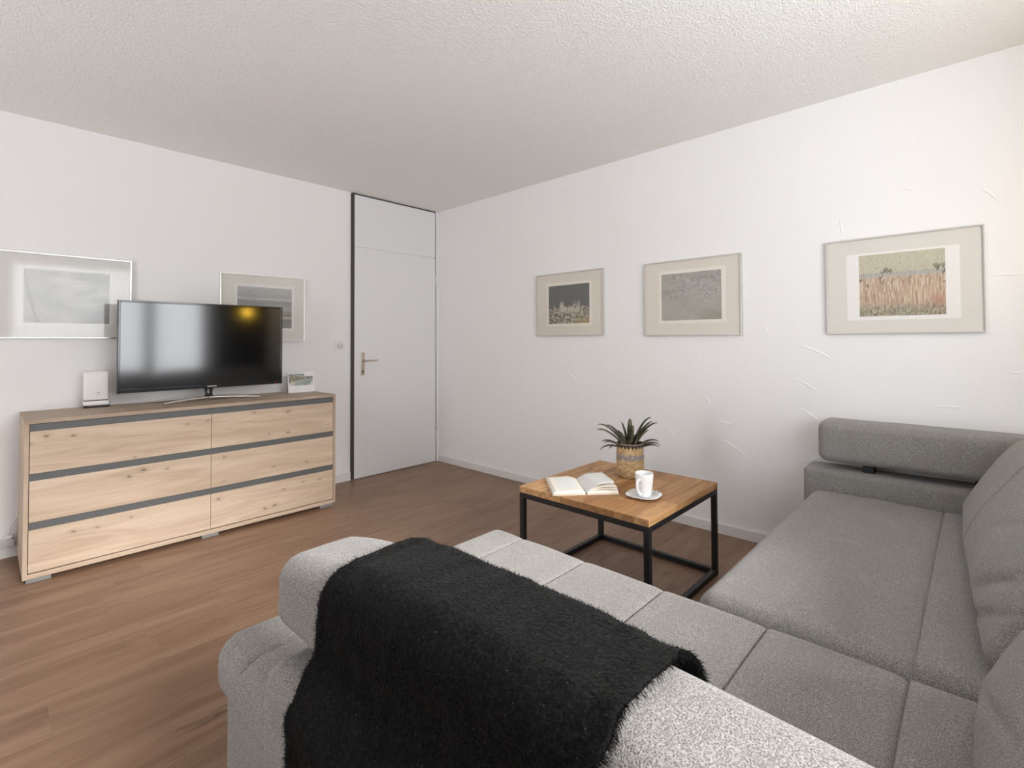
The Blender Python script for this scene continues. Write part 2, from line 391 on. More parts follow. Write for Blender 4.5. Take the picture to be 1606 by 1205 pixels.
# ------------------------------------------------------------------ dresser
DZ, DF, DB = .81, .52, .045; X0, X1 = 1.358, 2.992
dr = thing('dresser', 'wide light oak dresser with six drawers and grey grip strips under the television', 'dresser', ((X0 + X1) / 2, (DF + DB) / 2, 0))
org = dr.location
OAKF = mat_oak('knotty_oak_fronts', True, 0, 1., (org.x, 0, 0)); OAKS = mat_oak('oak_sides', False, 2, .84); OAKT = mat_oak('oak_top', False, 1, .74); OAKE = mat_oak('oak_frame', False, 0, .95)
obj('top_panel', bx(X0, X1, DB, DF, DZ - .02, DZ), OAKT, dr, bevel=.0012)
obj('side_panel', bx(X0, X0 + .018, DB, DF, .022, DZ - .02), OAKS, dr, bevel=.001)
obj('side_panel', bx(X1 - .018, X1, DB, DF, .022, DZ - .02), OAKS, dr, bevel=.001)
obj('bottom_panel', bx(X0 + .018, X1 - .018, DB, DF, .022, .046), OAKE, dr, bevel=.001)
obj('back_panel', bx(X0 + .018, X1 - .018, DB, DB + .008, .046, DZ - .02), OAKE, dr)
XM = 2.168
rows = [(.540, .752, .752, .788), (.298, .505, .505, .540), (.050, .262, .262, .298)]
for (z0, z1, s0, s1) in rows:
    for (a, b) in ((X0 + .0205, XM - .001), (XM + .001, X1 - .0205)):
        d = obj('drawer', bx(a, b, DF - .020, DF - .001, z0 + .002, z1), OAKF, dr, bevel=.0008)
        bm = B(); box(bm, a + .01, b - .01, DB + .05, DF - .02, z0 + .012, z1 - .03)
        obj('drawer_box', bm, WHITE, d)
    bm = B(); A0, A1 = X0 + .019, X1 - .019
    box(bm, A0, A1, DF - .010, DF - .006, s0, s1); box(bm, A0, A1, DF - .045, DF - .010, s1 - .004, s1); box(bm, A0, A1, DF - .024, DF - .010, s0, s0 + .003)
    obj('grip_strip', bm, GREYALU, dr)['label'] = 'dark grey recessed grip strip'
for (a, b) in ((2.885, 2.978), (2.121, 2.211), (1.372, 1.470)):
    obj('foot', bx(a, b, .415, .508, 0, .022), GREYFOOT, dr, bevel=.001)['label'] = 'grey block foot'
    obj('foot', bx(a, b, .06, .15, 0, .022), GREYFOOT, dr, bevel=.001)

# ------------------------------------------------------------------ television
TV = .265; TX0, TX1, TZ0, TZ1 = 1.641, 2.592, .893, 1.449
tv = thing('television', 'black flat screen television with chrome four-armed stand on the dresser', 'tv', ((TX0 + TX1) / 2, TV - .02, DZ))
bm = B(); bw = .012
def ring(bm, y0, y1, o, i):
    (a, b, p, q), (c, d, r, s) = o, i
    box(bm, a, c, y0, y1, p, q); box(bm, d, b, y0, y1, p, q); box(bm, c, d, y0, y1, p, r); box(bm, c, d, y0, y1, s, q)
ring(bm, TV - .022, TV, (TX0, TX1, TZ0, TZ1), (TX0 + bw, TX1 - bw, TZ0 + .022, TZ1 - bw))
BEZ = plain('glossy_dark_bezel', (.012, .012, .013), .12, Specular_IOR_Level=.7)
obj('bezel', bm, BEZ, tv, bevel=.0015)
ms = M('tv_screen'); ns = ms.noise(scale=3)
SCR = ms.pbr(ms.mix(ms.math('MULTIPLY', ns, .05), (.0015, .0015, .002), (.002, .002, .003)), .10, IOR=1.86)
obj('screen', bx(TX0 + bw, TX1 - bw, TV - .016, TV - .004, TZ0 + .022, TZ1 - bw), SCR, tv)
bm = grid_box((TX0 + .01, TV - .035, TZ0 + .01), (TX1 - .01, TV - .0225, TZ1 - .01), .006, 3, (2, 1, 2))
obj('rear_shell', bm, BPLAST, tv, True)
bm = B(); ring(bm, TV - .026, TV - .0222, (TX0 - .0015, TX1 + .0015, TZ0 - .0015, TZ1 + .0015), (TX0 + .01, TX1 - .01, TZ0 + .01, TZ1 - .01))
obj('edge_trim', bm, plain('clear_grey_edge', (.25, .25, .24), .2), tv)['label'] = 'pale grey rim round the bezel'
hx, hy = 2.105, .235
bm = B(); sweep(bm, bez([(hx, hy - .012, TZ0 + .03), (hx, hy - .012, TZ0 - .03), (hx, hy, DZ + .03), (hx, hy, DZ + .022)], 10), [.030, .030, .028, .026, .024, .023, .023, .024, .027, .030, .032], 16, up=Vector((0, 1, 0)), flat=.5)
obj('neck', bm, BPLAST, tv, True)
def arm(tip, hub=(hx, hy, DZ + .022)):
    mid = ((tip[0] * .45 + hub[0] * .55), tip[1] * .45 + hub[1] * .55, DZ + .020)
    return sweep(B(), bez([hub, mid, (tip[0] * .75 + hub[0] * .25, tip[1] * .75 + hub[1] * .25, DZ + .014), (tip[0], tip[1], DZ + .006)], 12), [.017] * 3 + [.015] * 5 + [.012] * 5, 10, flat=.5)
for tip in ((2.368, .300), (1.805, .300), (2.385, .120), (1.80, .120)):
    obj('stand_arm', arm(tip), CHROME, tv, True)
led = obj('standby_light', rbox(1.684, 1.692, TV, TV + .001, TZ0 + .006, TZ0 + .010, .0004), mat_emit('red_led', (1., .02, .06), 1.2), tv); led['label'] = 'small red standby light'
bm = B()
for k in range(7): box(bm, 2.122 - k * .0078 - .0062, 2.122 - k * .0078, TV, TV + .0006, TZ0 + .0085, TZ0 + .0150)
obj('badge', bm, plain('silver_badge', (.62, .62, .62), .3), tv)['label'] = 'small silver badge under the screen'

# ------------------------------------------------------------------ router and card on the dresser
rx0, rx1, ry0, ry1 = 2.611, 2.727, .065, .130
ro = thing('router', 'white upright wifi router box standing left of the television on the dresser', 'router', ((rx0 + rx1) / 2, (ry0 + ry1) / 2, DZ))
obj('body', grid_box((rx0, ry0, DZ + .042), (rx1, ry1, DZ + .215), .010, 4, (2, 2, 2)), WPLAST, ro, True)
obj('seam', grid_box((rx0 + .004, ry0 + .004, DZ + .036), (rx1 - .004, ry1 - .004, DZ + .046), .003, 2, (2, 2, 1)), GREYALU, ro)
obj('base', grid_box((rx0 - .001, ry0 - .001, DZ + .012), (rx1 + .001, ry1 + .001, DZ + .038), .006, 3, (2, 2, 1)), WPLAST, ro, True)
obj('foot', grid_box((rx0 - .003, ry0 - .002, DZ), (rx1 + .001, ry1 + .004, DZ + .014), .003, 2, (2, 2, 1)), BPLAST, ro, True)
obj('status_light', rbox(2.693, 2.699, ry1 + .0042, ry1 + .005, DZ + .0095, DZ + .0125, .0003), mat_emit('red_status', (1., .12, .10), 1.), ro)['label'] = 'small red light'
bm = B(); sweep(bm, [(2.662, ry1, DZ + .088), (2.662, ry1 + .0006, DZ + .088)], .0055, 16)
bz = [(2.662 + .010 * math.cos(t), ry1 + .0006, DZ + .080 + .007 * math.sin(t)) for t in [PI + i * PI / 10 for i in range(11)]]
sweep(bm, bz, .0012, 6)
obj('emblem', bm, WPLAST2, ro, True)['label'] = 'faint grey round emblem'

cx0, cx1, cy, cz1 = 1.365, 1.562, .165, DZ + .150
cd = thing('picture_card', 'white standing card with a pool and hillside photo right of the television', 'card', ((cx0 + cx1) / 2, cy, DZ))
CARD = plain('white_card', (.80, .79, .78), .6)
bm = B()
# folded tent card: front leaf and rear leaf, 2 mm apart at the fold
def slab(bm, pts, d):
    va = [bm.verts.new(p) for p in pts]; vb = [bm.verts.new(Vector(p) + Vector(d)) for p in pts]
    bm.faces.new(va); bm.faces.new(vb[::-1]); k = len(pts)
    for i in range(k): bm.faces.new((va[i], va[(i + 1) % k], vb[(i + 1) % k], vb[i]))
def CY(z): return cy + .022 - .16 * (z - DZ)
def CP(s, z): return (cx1 + (cx0 - cx1) * s, CY(z) + .014 * s, z)
slab(bm, [CP(0, DZ), CP(1, DZ), CP(1, cz1), CP(0, cz1)], (0, -.0015, 0))
slab(bm, [(cx1, cy - .05, DZ), (cx0, cy - .036, DZ), (cx0, CY(cz1) + .012, cz1), (cx1, CY(cz1) - .002, cz1)], (0, -.0015, 0))
obj('card_sheet', bm, CARD, cd)
mp = M('pool_photo_print')
gx = mp.sep(mp.node('ShaderNodeTexCoord').outputs['Generated']); X, Z = gx[0], gx[2]
Xr = mp.math('SUBTRACT', 1., X)                                       # left to right as seen
n1 = mp.noise(scale=60, detail=3)
hill = mp.math('SUBTRACT', mp.math('ADD', .92, mp.math('MULTIPLY', n1, .06)), mp.math('MULTIPLY', Xr, .42))
cpr = mp.mix(mp.step(Z, .6, 1.), srgb(176, 178, 172), srgb(140, 150, 162))
cpr = mp.mix(mp.step(mp.math('SUBTRACT', hill, Z), -.03, .03), cpr, mp.mix(mp.step(n1, .35, .65), srgb(112, 116, 98), srgb(176, 162, 146)))
hill2 = mp.math('ADD', .35, mp.math('MULTIPLY', Xr, .5))
rk = mp.math('MULTIPLY', mp.step(Xr, .56, .62), mp.step(mp.math('SUBTRACT', mp.math('ADD', .8, mp.math('MULTIPLY', n1, .1)), Z), 0., .04))
cpr = mp.mix(rk, cpr, mp.mix(mp.step(n1, .35, .65), srgb(105, 105, 102), srgb(165, 158, 150)))
deck = mp.step(mp.math('SUBTRACT', mp.math('ADD', .26, mp.math('MULTIPLY', Xr, .32)), Z), 0., .03); cpr = mp.mix(deck, cpr, srgb(200, 198, 190))
pool = mp.math('MULTIPLY', mp.step(mp.math('SUBTRACT', mp.math('ADD', .20, mp.math('MULTIPLY', Xr, .34)), Z), 0., .02), mp.math('MULTIPLY', mp.step(mp.math('ADD', Xr, mp.math('MULTIPLY', Z, -.15)), .17, .20), mp.step(mp.math('SUBTRACT', mp.math('ADD', .80, mp.math('MULTIPLY', Z, .45)), Xr), 0., .02)))
cpr = mp.mix(pool, cpr, mp.mix(mp.step(X, .2, .7), srgb(140, 155, 146), srgb(160, 168, 164)))
PRINT = mp.pbr(cpr, .4)
bm = B(); slab(bm, [CP(.045, DZ + .052), CP(.955, DZ + .052), CP(.955, cz1 - .010), CP(.045, cz1 - .010)], (0, .0004, 0)); obj('photo', bm, PRINT, cd)
bm = B(); slab(bm, [CP(.63, cz1 - .030), CP(1.01, cz1 - .030), CP(1.01, cz1 + .006), CP(.63, cz1 + .006)], (0, .0012, 0)); obj('paper_tab', bm, CARD, cd)['label'] = 'white paper tab over the corner'
bm = B()
for (a, b, z) in ((.25, .50, .040), (.60, .72, .040), (.30, .46, .026), (.60, .68, .026), (.78, .92, .026)):
    slab(bm, [CP(a, DZ + z), CP(b, DZ + z), CP(b, DZ + z + .0022), CP(a, DZ + z + .0022)], (0, .0003, 0))
obj('caption', bm, plain('pale_grey_ink', (.62, .61, .60), .6), cd)

# ------------------------------------------------------------------ wall socket and plugs
so = thing('wall_socket', 'small white wall socket between the framed print and the door', 'socket', (1.058, 0, 1.165))
obj('cover', rbox(1.018, 1.098, 0.0005, .010, 1.125, 1.205, .003), WPLAST, so, True)
bm = B(); lathe(bm, [(.026, 0), (.026, .004), (.022, .005), (.0205, -.004), (.0001, -.004)], (0, 0, 0), 6, close=False)
bmesh.ops.rotate(bm, verts=bm.verts, cent=(0, 0, 0), matrix=Matrix.Rotation(-PI / 2, 3, 'X')); bmesh.ops.translate(bm, verts=bm.verts, vec=(1.058, .0105, 1.160))
obj('insert', bm, WPLAST2, so)
bm = B()
for (a, b) in ((-.009, .004), (.009, .004), (0, -.006)): sweep(bm, [(1.058 + a, .0105, 1.160 + b), (1.058 + a, .0125, 1.160 + b)], .003, 8)
obj('contact_hole', bm, GREYALU, so)
pk = thing('power_strip', 'white plug and socket box on the baseboard left of the dresser', 'socket', (3.035, .02, .09))
obj('housing', rbox(3.004, 3.062, .013, .050, .068, .108, .004), WPLAST2, pk, True)
obj('plug', grid_box((3.012, .016, .109), (3.046, .046, .130), .005, 3, (1, 1, 1)), WPLAST, pk, True)
obj('cable', sweep(B(), bez([(3.028, .031, .130), (3.027, .03, .165), (3.02, .02, .185), (3.000, .012, .21), (2.97, .02, .26), (2.94, .025, .3)], 14), .0035, 8), WPLAST, pk, True)
obj('cable', sweep(B(), bez([(3.062, .03, .088), (3.10, .028, .080), (3.14, .02, .082), (3.22, .0175, .079), (3.5, .0175, .079)], 14), .0035, 8), WPLAST2, pk, True)

# ------------------------------------------------------------------ framed prints
def art_mat(name, kind):
    m = M(name); g = m.sep(m.node('ShaderNodeTexCoord').outputs['Generated'])
    right = kind in ('night', 'sketch', 'field')
    X = g[1] if right else m.math('SUBTRACT', 1., g[0]); Z = g[2]
    v = m.comb(X, Z, 0.)
    def nz(sx, sz, d=4, r=.6, dist=.6, o=0.): return m.noise(m.comb(m.math('ADD', m.math('MULTIPLY', X, sx), o), m.math('MULTIPLY', Z, sz), o), 1., d, r, dist)
    if kind == 'night':
        c = m.mix(nz(3, 3), srgb(92, 92, 88), srgb(112, 112, 108))
        top = m.math('ADD', .42, m.math('MULTIPLY', m.math('SUBTRACT', nz(5, 0.), .5), .35))
        ground = m.step(m.math('SUBTRACT', top, Z), -.01, .02)
        gc = m.mix(m.step(nz(14, 16), .4, .62), srgb(110, 104, 92), srgb(186, 178, 162)); gc = m.mix(m.math('MULTIPLY', m.step(Z, .28, .0), m.step(X, .45, 1.)), gc, srgb(170, 152, 108))
        c = m.mix(ground, c, gc)
        pale = m.math('MULTIPLY', m.step(m.math('ABSOLUTE', m.math('SUBTRACT', Z, .42)), .20, .06), m.math('MULTIPLY', m.step(nz(7, 2.2, 3, .5, .2, 4.), .46, .54), m.step(m.math('ABSOLUTE', m.math('SUBTRACT', X, .45)), .36, .28)))
        c = m.mix(m.math('MULTIPLY', pale, .85), c, srgb(196, 188, 174))
        c = m.mix(m.math('MULTIPLY', m.step(nz(24, 20, 3, .6, .5, 8.), .60, .68), m.math('MULTIPLY', ground, .65)), c, srgb(72, 68, 62))
    elif kind == 'sketch':
        c = m.mix(nz(3, 4), srgb(160, 156, 148), srgb(190, 184, 178))
        l = m.math('ABSOLUTE', m.math('SUBTRACT', nz(6, 7, 4, .6, 1.2, 2.), .5)); c = m.mix(m.math('MULTIPLY', m.step(l, .022, .004), m.math('MULTIPLY', m.step(Z, .3, .6), .75)), c, srgb(92, 88, 84))
        s = nz(40, 55, 3, .6, .8, 5.); c = m.mix(m.math('MULTIPLY', m.step(s, .56, .68), m.math('MULTIPLY', m.step(Z, .62, .3), .55)), c, srgb(104, 102, 92))
        c = m.mix(m.math('MULTIPLY', m.math('MULTIPLY', m.step(Z, .32, .05), m.step(X, .45, .85)), .6), c, srgb(138, 142, 122))
        c = m.mix(m.math('MULTIPLY', m.math('MULTIPLY', m.step(X, .3, .0), m.step(Z, .5, .8)), .6), c, srgb(168, 168, 152))
    elif kind == 'field':
        c = m.mix(nz(5, 5), srgb(190, 184, 158), srgb(206, 200, 180))
        hz = m.math('ADD', .60, m.math('MULTIPLY', nz(8, 0.), .08))
        c = m.mix(m.math('MULTIPLY', m.step(m.math('ABSOLUTE', m.math('SUBTRACT', Z, .66)), .055, .02), .8), c, m.mix(nz(30, 8), srgb(140, 136, 132), srgb(196, 192, 190)))
        grs = m.mix(m.step(nz(60, 5, 3, .6, .7, 3.), .36, .62), srgb(166, 134, 112), srgb(208, 192, 170))
        grs = m.mix(m.math('MULTIPLY', m.math('MULTIPLY', m.step(X, .68, .95), m.step(Z, .42, .2)), .5), grs, srgb(178, 116, 100))
        grs = m.mix(m.math('MULTIPLY', m.step(m.math('ADD', Z, m.math('MULTIPLY', nz(9, 6), .18)), .34, .16), .8), grs, m.mix(m.step(nz(50, 18, 3, .6, 1.), .4, .62), srgb(96, 98, 84), srgb(182, 176, 152)))
        c = m.mix(m.step(m.math('SUBTRACT', hz, Z), -.01, .04), c, grs)
        tw = nz(34, 7, 4, .6, 1.6, 6.); c = m.mix(m.math('MULTIPLY', m.step(m.math('ABSOLUTE', m.math('SUBTRACT', tw, .5)), .02, .003), m.math('MULTIPLY', m.step(Z, .6, .75), .7)), c, srgb(104, 100, 84))
        bl = nz(9, 5, 4, .6, 1.2, 11.); c = m.mix(m.math('MULTIPLY', m.step(bl, .585, .63), m.math('MULTIPLY', m.step(m.math('ABSOLUTE', m.math('SUBTRACT', Z, .62)), .20, .10), .85)), c, srgb(88, 86, 76))
    elif kind == 'mist':
        c = m.mix(m.step(nz(3, 4), .3, .7), srgb(168, 170, 166), srgb(200, 199, 194))
        c = m.mix(m.math('MULTIPLY', m.step(nz(5, 30, 4, .6, .8, 2.), .56, .68), .45), c, srgb(140, 142, 138))
        l = m.math('ABSOLUTE', m.math('SUBTRACT', m.math('ADD', X, m.math('MULTIPLY', nz(2, 6), .1)), m.math('ADD', .04, m.math('MULTIPLY', m.math('SUBTRACT', 1., Z), .16))))
        c = m.mix(m.math('MULTIPLY', m.step(l, .018, .006), .5), c, srgb(128, 128, 124))
        c = m.mix(m.math('MULTIPLY', m.step(m.math('ADD', m.math('SUBTRACT', 1., Z), m.math('MULTIPLY', X, 1.)), 1.35, 1.9), .5), c, srgb(100, 106, 100))
    else:
        w = m.math('ADD', Z, m.math('MULTIPLY', nz(3, 8), .06))
        c = m.ramp(w, [(0., srgb(150, 150, 146)), (.22, srgb(132, 132, 130)), (.30, srgb(182, 182, 178)), (.34, srgb(120, 120, 118)), (.5, srgb(168, 168, 164)), (.68, srgb(146, 147, 145)), (.75, srgb(196, 196, 192)), (.78, srgb(168, 169, 166)), (1., srgb(186, 186, 183))])
        c = m.mix(m.math('MULTIPLY', m.step(nz(12, 30, 4, .6, .8), .55, .7), .4), c, srgb(112, 112, 110))
    return m.pbr(c, .7)
def picture(wall, a0, a1, z0, z1, paper, art, kind, label, fmat, matcol, papcol, depth=.022):
    """a framed print; a is the position along its wall, paper / art the inner rectangles"""
    def bb(bm, p0, p1, d0, d1, q0, q1):
        if wall == 'right': box(bm, d0, d1, p0, p1, q0, q1)
        else: box(bm, p0, p1, d0, d1, q0, q1)
        return bm
    mid = ((a0 + a1) / 2, z0)
    pt = thing('framed_print', label, 'picture', (0.001, mid[0], z0) if wall == 'right' else (mid[0], 0.001, z0), 'framed prints on the two walls')
    w = .007; bm = B()
    bb(bm, a0, a0 + w, .001, depth, z0, z1); bb(bm, a1 - w, a1, .001, depth, z0, z1); bb(bm, a0 + w, a1 - w, .001, depth, z0, z0 + w); bb(bm, a0 + w, a1 - w, .001, depth, z1 - w, z1)
    obj('frame', bm, fmat, pt, bevel=.001)
    obj('mat_board', bb(B(), a0 + w, a1 - w, .006, .013, z0 + w, z1 - w), plain('mat_' + kind, matcol, .8), pt)
    if paper: obj('paper', bb(B(), paper[0], paper[1], .013, .0134, paper[2], paper[3]), plain('paper_' + kind, papcol, .8), pt)
    obj('print', bb(B(), art[0], art[1], .0134, .0138, art[2], art[3]), art_mat('print_' + kind, kind), pt)
    obj('glazing', bb(B(), a0 + w, a1 - w, .0165, .0185, z0 + w, z1 - w), PGLASS, pt)
    return pt
cm = srgb(208, 200, 188)
picture('right', 1.323, 1.966, 1.234, 1.730, (1.425, 1.863, 1.310, 1.655), (1.448, 1.840, 1.329, 1.632), 'night', 'small framed print with dark grey sky, nearest the door on the picture wall', ALU, srgb(222, 214, 202), srgb(232, 226, 214))
picture('right', 2.299, 2.938, 1.225, 1.721, (2.402, 2.845, 1.305, 1.657), (2.422, 2.818, 1.325, 1.634), 'sketch', 'framed pale grey drawing, middle of the three above the coffee table', ALU, srgb(224, 217, 207), srgb(234, 228, 219))
picture('right', 3.378, 4.002, 1.223, 1.719, (3.470, 3.916, 1.293, 1.639), (3.524, 3.864, 1.312, 1.629), 'field', 'framed print of a reddish grass field above the sofa armrest', ALU, srgb(220, 216, 208), srgb(236, 233, 229))
picture('left', 2.490, 3.122, 1.222, 1.717, (2.577, 3.014, 1.297, 1.637), (2.599, 2.984, 1.312, 1.624), 'mist', 'framed pale misty print with bright reflection, partly hidden behind television left edge', ALUL, srgb(218, 216, 212), srgb(228, 226, 222))
picture('left', 1.366, 1.980, 1.203, 1.701, (1.447, 1.880, 1.285, 1.632), (1.468, 1.864, 1.302, 1.610), 'bands', 'framed print of grey horizontal bands behind the right end of the television', ALUL, srgb(222, 219, 211), srgb(230, 228, 223))

# ------------------------------------------------------------------ coffee table
ta = thing('coffee_table', 'square coffee table with oiled oak top and black metal cube frame', 'table', (.922, 2.632, 0))
tx0, tx1, ty0, ty1, tz = .558, 1.285, 2.277, 2.986, .466
obj('tabletop', rbox(tx0, tx1, ty0, ty1, tz - .030, tz, .002), BUTCH, ta)
L = .025; z1 = tz - .0302
for (a, b) in ((tx0 + .001, ty0 + .001), (tx1 - L - .001, ty0 + .001), (tx0 + .001, ty1 - L - .001), (tx1 - L - .001, ty1 - L - .001)):
    obj('leg', bx(a, a + L, b, b + L, 0, z1), BLACKM, ta, bevel=.001)
for zz in (z1 - L, .004):
    for b in (ty0 + .001, ty1 - L - .001): obj('rail', bx(tx0 + L + .001, tx1 - L - .001, b, b + L, zz, zz + L), BLACKM, ta, bevel=.001)
    for a in (tx0 + .001, tx1 - L - .001): obj('rail', bx(a, a + L, ty0 + L + .001, ty1 - L - .001, zz, zz + L), BLACKM, ta, bevel=.001)

# book
bk = thing('open_book', 'open book with blank cream pages lying on the coffee table', 'book', (1.10, 2.5, tz))
S0, S1 = Vector((1.180, 2.610, tz)), Vector((.998, 2.420, tz))          # spine, reader's side and far side
ex = (S1 - S0).normalized(); Lb = (S1 - S0).length; px = Vector((ex.y, -ex.x, 0))   # px points to the left page
if px.dot(Vector((1.3, 2.5, 0)) - S0) < 0: px = -px
m = M('cream_book_paper'); nn = m.noise(scale=40); PAPER = m.pbr(m.mix(m.math('MULTIPLY', nn, .1), (.88, .83, .74), (.82, .76, .66)), .8)
m = M('grey_white_text_block'); nn = m.noise(scale=200); PAGE = m.pbr(m.mix(m.math('MULTIPLY', nn, .15), (.82, .82, .80), (.72, .72, .70)), .8)
COVER = plain('cream_book_cover', (.74, .68, .57), .6)
SPINE = plain('dark_book_spine', (.03, .028, .02), .7)
def leafpts(side, Wd, prof, l0=0., l1=1., n=16):
    """rows of points across a page from the spine outwards; prof(t, s) gives its height"""
    R = []
    for j in range(n + 1):
        s = l0 + (l1 - l0) * j / n
        R.append([S0 + ex * Lb * s + px * side * Wd * (i / 16) + Vector((0, 0, prof(i / 16, s))) for i in range(17)])
    return R
def sheet(bm, R, mi=0):
    V = [[bm.verts.new(p) for p in r] for r in R]
    for a, b in zip(V, V[1:]):
        for i in range(len(a) - 1): bm.faces.new((a[i], a[i + 1], b[i + 1], b[i])).material_index = mi
    return V
def block(bm, side, Wd, top, z0):
    A = sheet(bm, leafpts(side, Wd, top)); Dn = sheet(bm, leafpts(side, Wd, lambda t, s: z0))
    for (ra, rb) in ((A[0], Dn[0]), (A[-1], Dn[-1])):
        for i in range(16): bm.faces.new((ra[i], ra[i + 1], rb[i + 1], rb[i]))
    for col in (0, 16):
        for j in range(16): bm.faces.new((A[j][col], A[j + 1][col], Dn[j + 1][col], Dn[j][col]))
    bmesh.ops.remove_doubles(bm, verts=bm.verts, dist=1e-5)
ltop = lambda t, s: .004 + .017 * math.sin(min(t * 2.6, 1) * PI / 2) * (1 - .32 * t) - .002 * t
rtop = lambda t, s: .004 + .013 * math.sin(min(t * 2.2, 1) * PI / 2) * (1 - .25 * t)
bm = B(); block(bm, 1, .158, ltop, .0035); obj('page_block', bm, PAPER, bk, True)
bm = B(); block(bm, -1, .152, rtop, .0035); obj('page_block', bm, PAPER, bk, True)
def wbox(bm, side, Wd, z0, z1):
    R = [S0 - ex * .003 + Vector((0, 0, z0)), S0 + ex * (Lb + .003) + Vector((0, 0, z0)), S0 + ex * (Lb + .003) + px * side * Wd + Vector((0, 0, z0)), S0 - ex * .003 + px * side * Wd + Vector((0, 0, z0))]
    slab(bm, R, (0, 0, z1 - z0))
bm = B(); wbox(bm, 1, .161, .0003, .0030); obj('cover', bm, COVER, bk)
bm = B(); wbox(bm, -1, .155, .0003, .0030); obj('cover', bm, COVER, bk)
bm = B(); slab(bm, [S0 - ex * .0034 + px * .006 + Vector((0, 0, .0032)), S0 - ex * .0034 - px * .006 + Vector((0, 0, .0032)), S0 - ex * .0034 + Vector((0, 0, .0115))], ex * .003); obj('spine_end', bm, SPINE, bk)['label'] = 'dark end of the spine'
for k, (h0, h1) in enumerate(((.005, .004), (.013, .009), (.023, .014), (.044, .022))):   # leaves that stand up off the right-hand pages
    pr = lambda t, s, h0=h0, h1=h1, k=k: rtop(t, s) + .001 + (h0 * (1 - s) + h1 * s) * t ** 1.2 + .014 * (k / 3) * math.sin(PI * min(t * 1.1, 1)) * (1 - .5 * s)
    bm = B(); sheet(bm, leafpts(-1, (.152, .150, .145, .134)[k], pr))
    o = obj('page', bm, PAPER if k < 3 else PAGE, bk, True); md = o.modifiers.new('thick', 'SOLIDIFY'); md.thickness = .0006; md.offset = 0
bm = B(); sheet(bm, leafpts(1, .150, lambda t, s: ltop(t * .95, s) + .0009)); o = obj('page', bm, PAPER, bk, True); o.modifiers.new('thick', 'SOLIDIFY').thickness = .0003
def tb(t, s): return ltop((.30 + .62 * t) * .95, s) + .0013
R = []
for j in range(17):
    s = .14 + .74 * j / 16; R.append([S0 + ex * Lb * s + px * .150 * (.16 + .66 * i / 16) + Vector((0, 0, ltop((.16 + .66 * i / 16) * .95, s) + .0014)) for i in range(17)])
bm = B(); sheet(bm, R); obj('text_area', bm, PAGE, bk, True)['label'] = 'pale grey printed area'

# saucer, mug, spoon
sc = (1.027, 2.824, tz)
sa = thing('saucer', 'white rounded saucer under the mug on the coffee table', 'saucer', sc)
bm = B(); lathe(bm, [(.0001, .0005), (.036, .0005), (.040, .002), (.062, .0075), (.0765, .0135), (.078, .0150), (.0765, .0158), (.060, .0105), (.040, .0062), (.034, .0048), (.0001, .0046)], sc, 64, .75, math.radians(8), close=False)
obj('saucer_dish', bm, PORC, sa, True)
mc = (1.027, 2.828, tz + .0066)
mu = thing('mug', 'white porcelain coffee mug standing on a saucer on the coffee table', 'mug', mc)
bm = B(); lathe(bm, [(.0001, 0), (.026, 0), (.0285, .002), (.031, .010), (.0360, .040), (.0400, .075), (.0415, .105), (.0405, .1068), (.0392, .105), (.0378, .075), (.0335, .040), (.0290, .012), (.022, .006), (.0001, .005)], mc, 48, close=False)
obj('mug_body', bm, PORC, mu, True)
a = math.radians(20); hv = Vector((math.cos(a), math.sin(a), 0)); hv = Vector((.80, -.05, 0)).normalized()
M0 = Vector(mc)
hp = bez([M0 + hv * .0385 + Vector((0, 0, .080)), M0 + hv * .062 + Vector((0, 0, .092)), M0 + hv * .074 + Vector((0, 0, .055)), M0 + hv * .055 + Vector((0, 0, .024)), M0 + hv * .0325 + Vector((0, 0, .014))], 18)
obj('mug_handle', sweep(B(), hp, [.0062] * 3 + [.0055] * 13 + [.006] * 3, 12, up=Vector((-hv.y, hv.x, 0)), flat=1.), PORC, mu, True)
sp = thing('teaspoon', 'small steel teaspoon on the saucer half hidden behind the mug', 'spoon', (.979, 2.867, tz + .012))
r_ = Vector((-.679, .734, 0)); fwd = Vector((.734, .679, 0))
bm = B(); b0 = Vector((.988, 2.864, tz + .0145))
sa_dir = (r_ * .55 - fwd * .83).normalized()
n = 12
rings = []
for i in range(n + 1):
    t = i / n; p = b0 + sa_dir * (-.004 + .040 * (1 - t)); w = .0118 * math.sin(PI * min(max(t * .93 + .05, 0), 1)) ** .6; side = Vector((-sa_dir.y, sa_dir.x, 0))
    rings.append([bm.verts.new(p + side * w * q + Vector((0, 0, .0045 * q * q + .004 * (2 * t - 1) ** 2))) for q in (-1, -.6, -.2, .2, .6, 1)])
for A, D in zip(rings, rings[1:]):
    for j in range(5): bm.faces.new((A[j], A[j + 1], D[j + 1], D[j]))
o = obj('spoon_bowl', bm, STEEL, sp, True); o.modifiers.new('thick', 'SOLIDIFY').thickness = .0012
hs = b0 - sa_dir * .003 + Vector((0, 0, .004))
obj('spoon_handle', sweep(B(), bez([hs, hs - sa_dir * .02 + Vector((0, 0, .002)), hs + (-sa_dir * .03 + fwd * .012) , hs + (-sa_dir * .052 + fwd * .016) + Vector((0, 0, .003))], 10), .0019, 8, flat=.6), STEEL, sp, True)

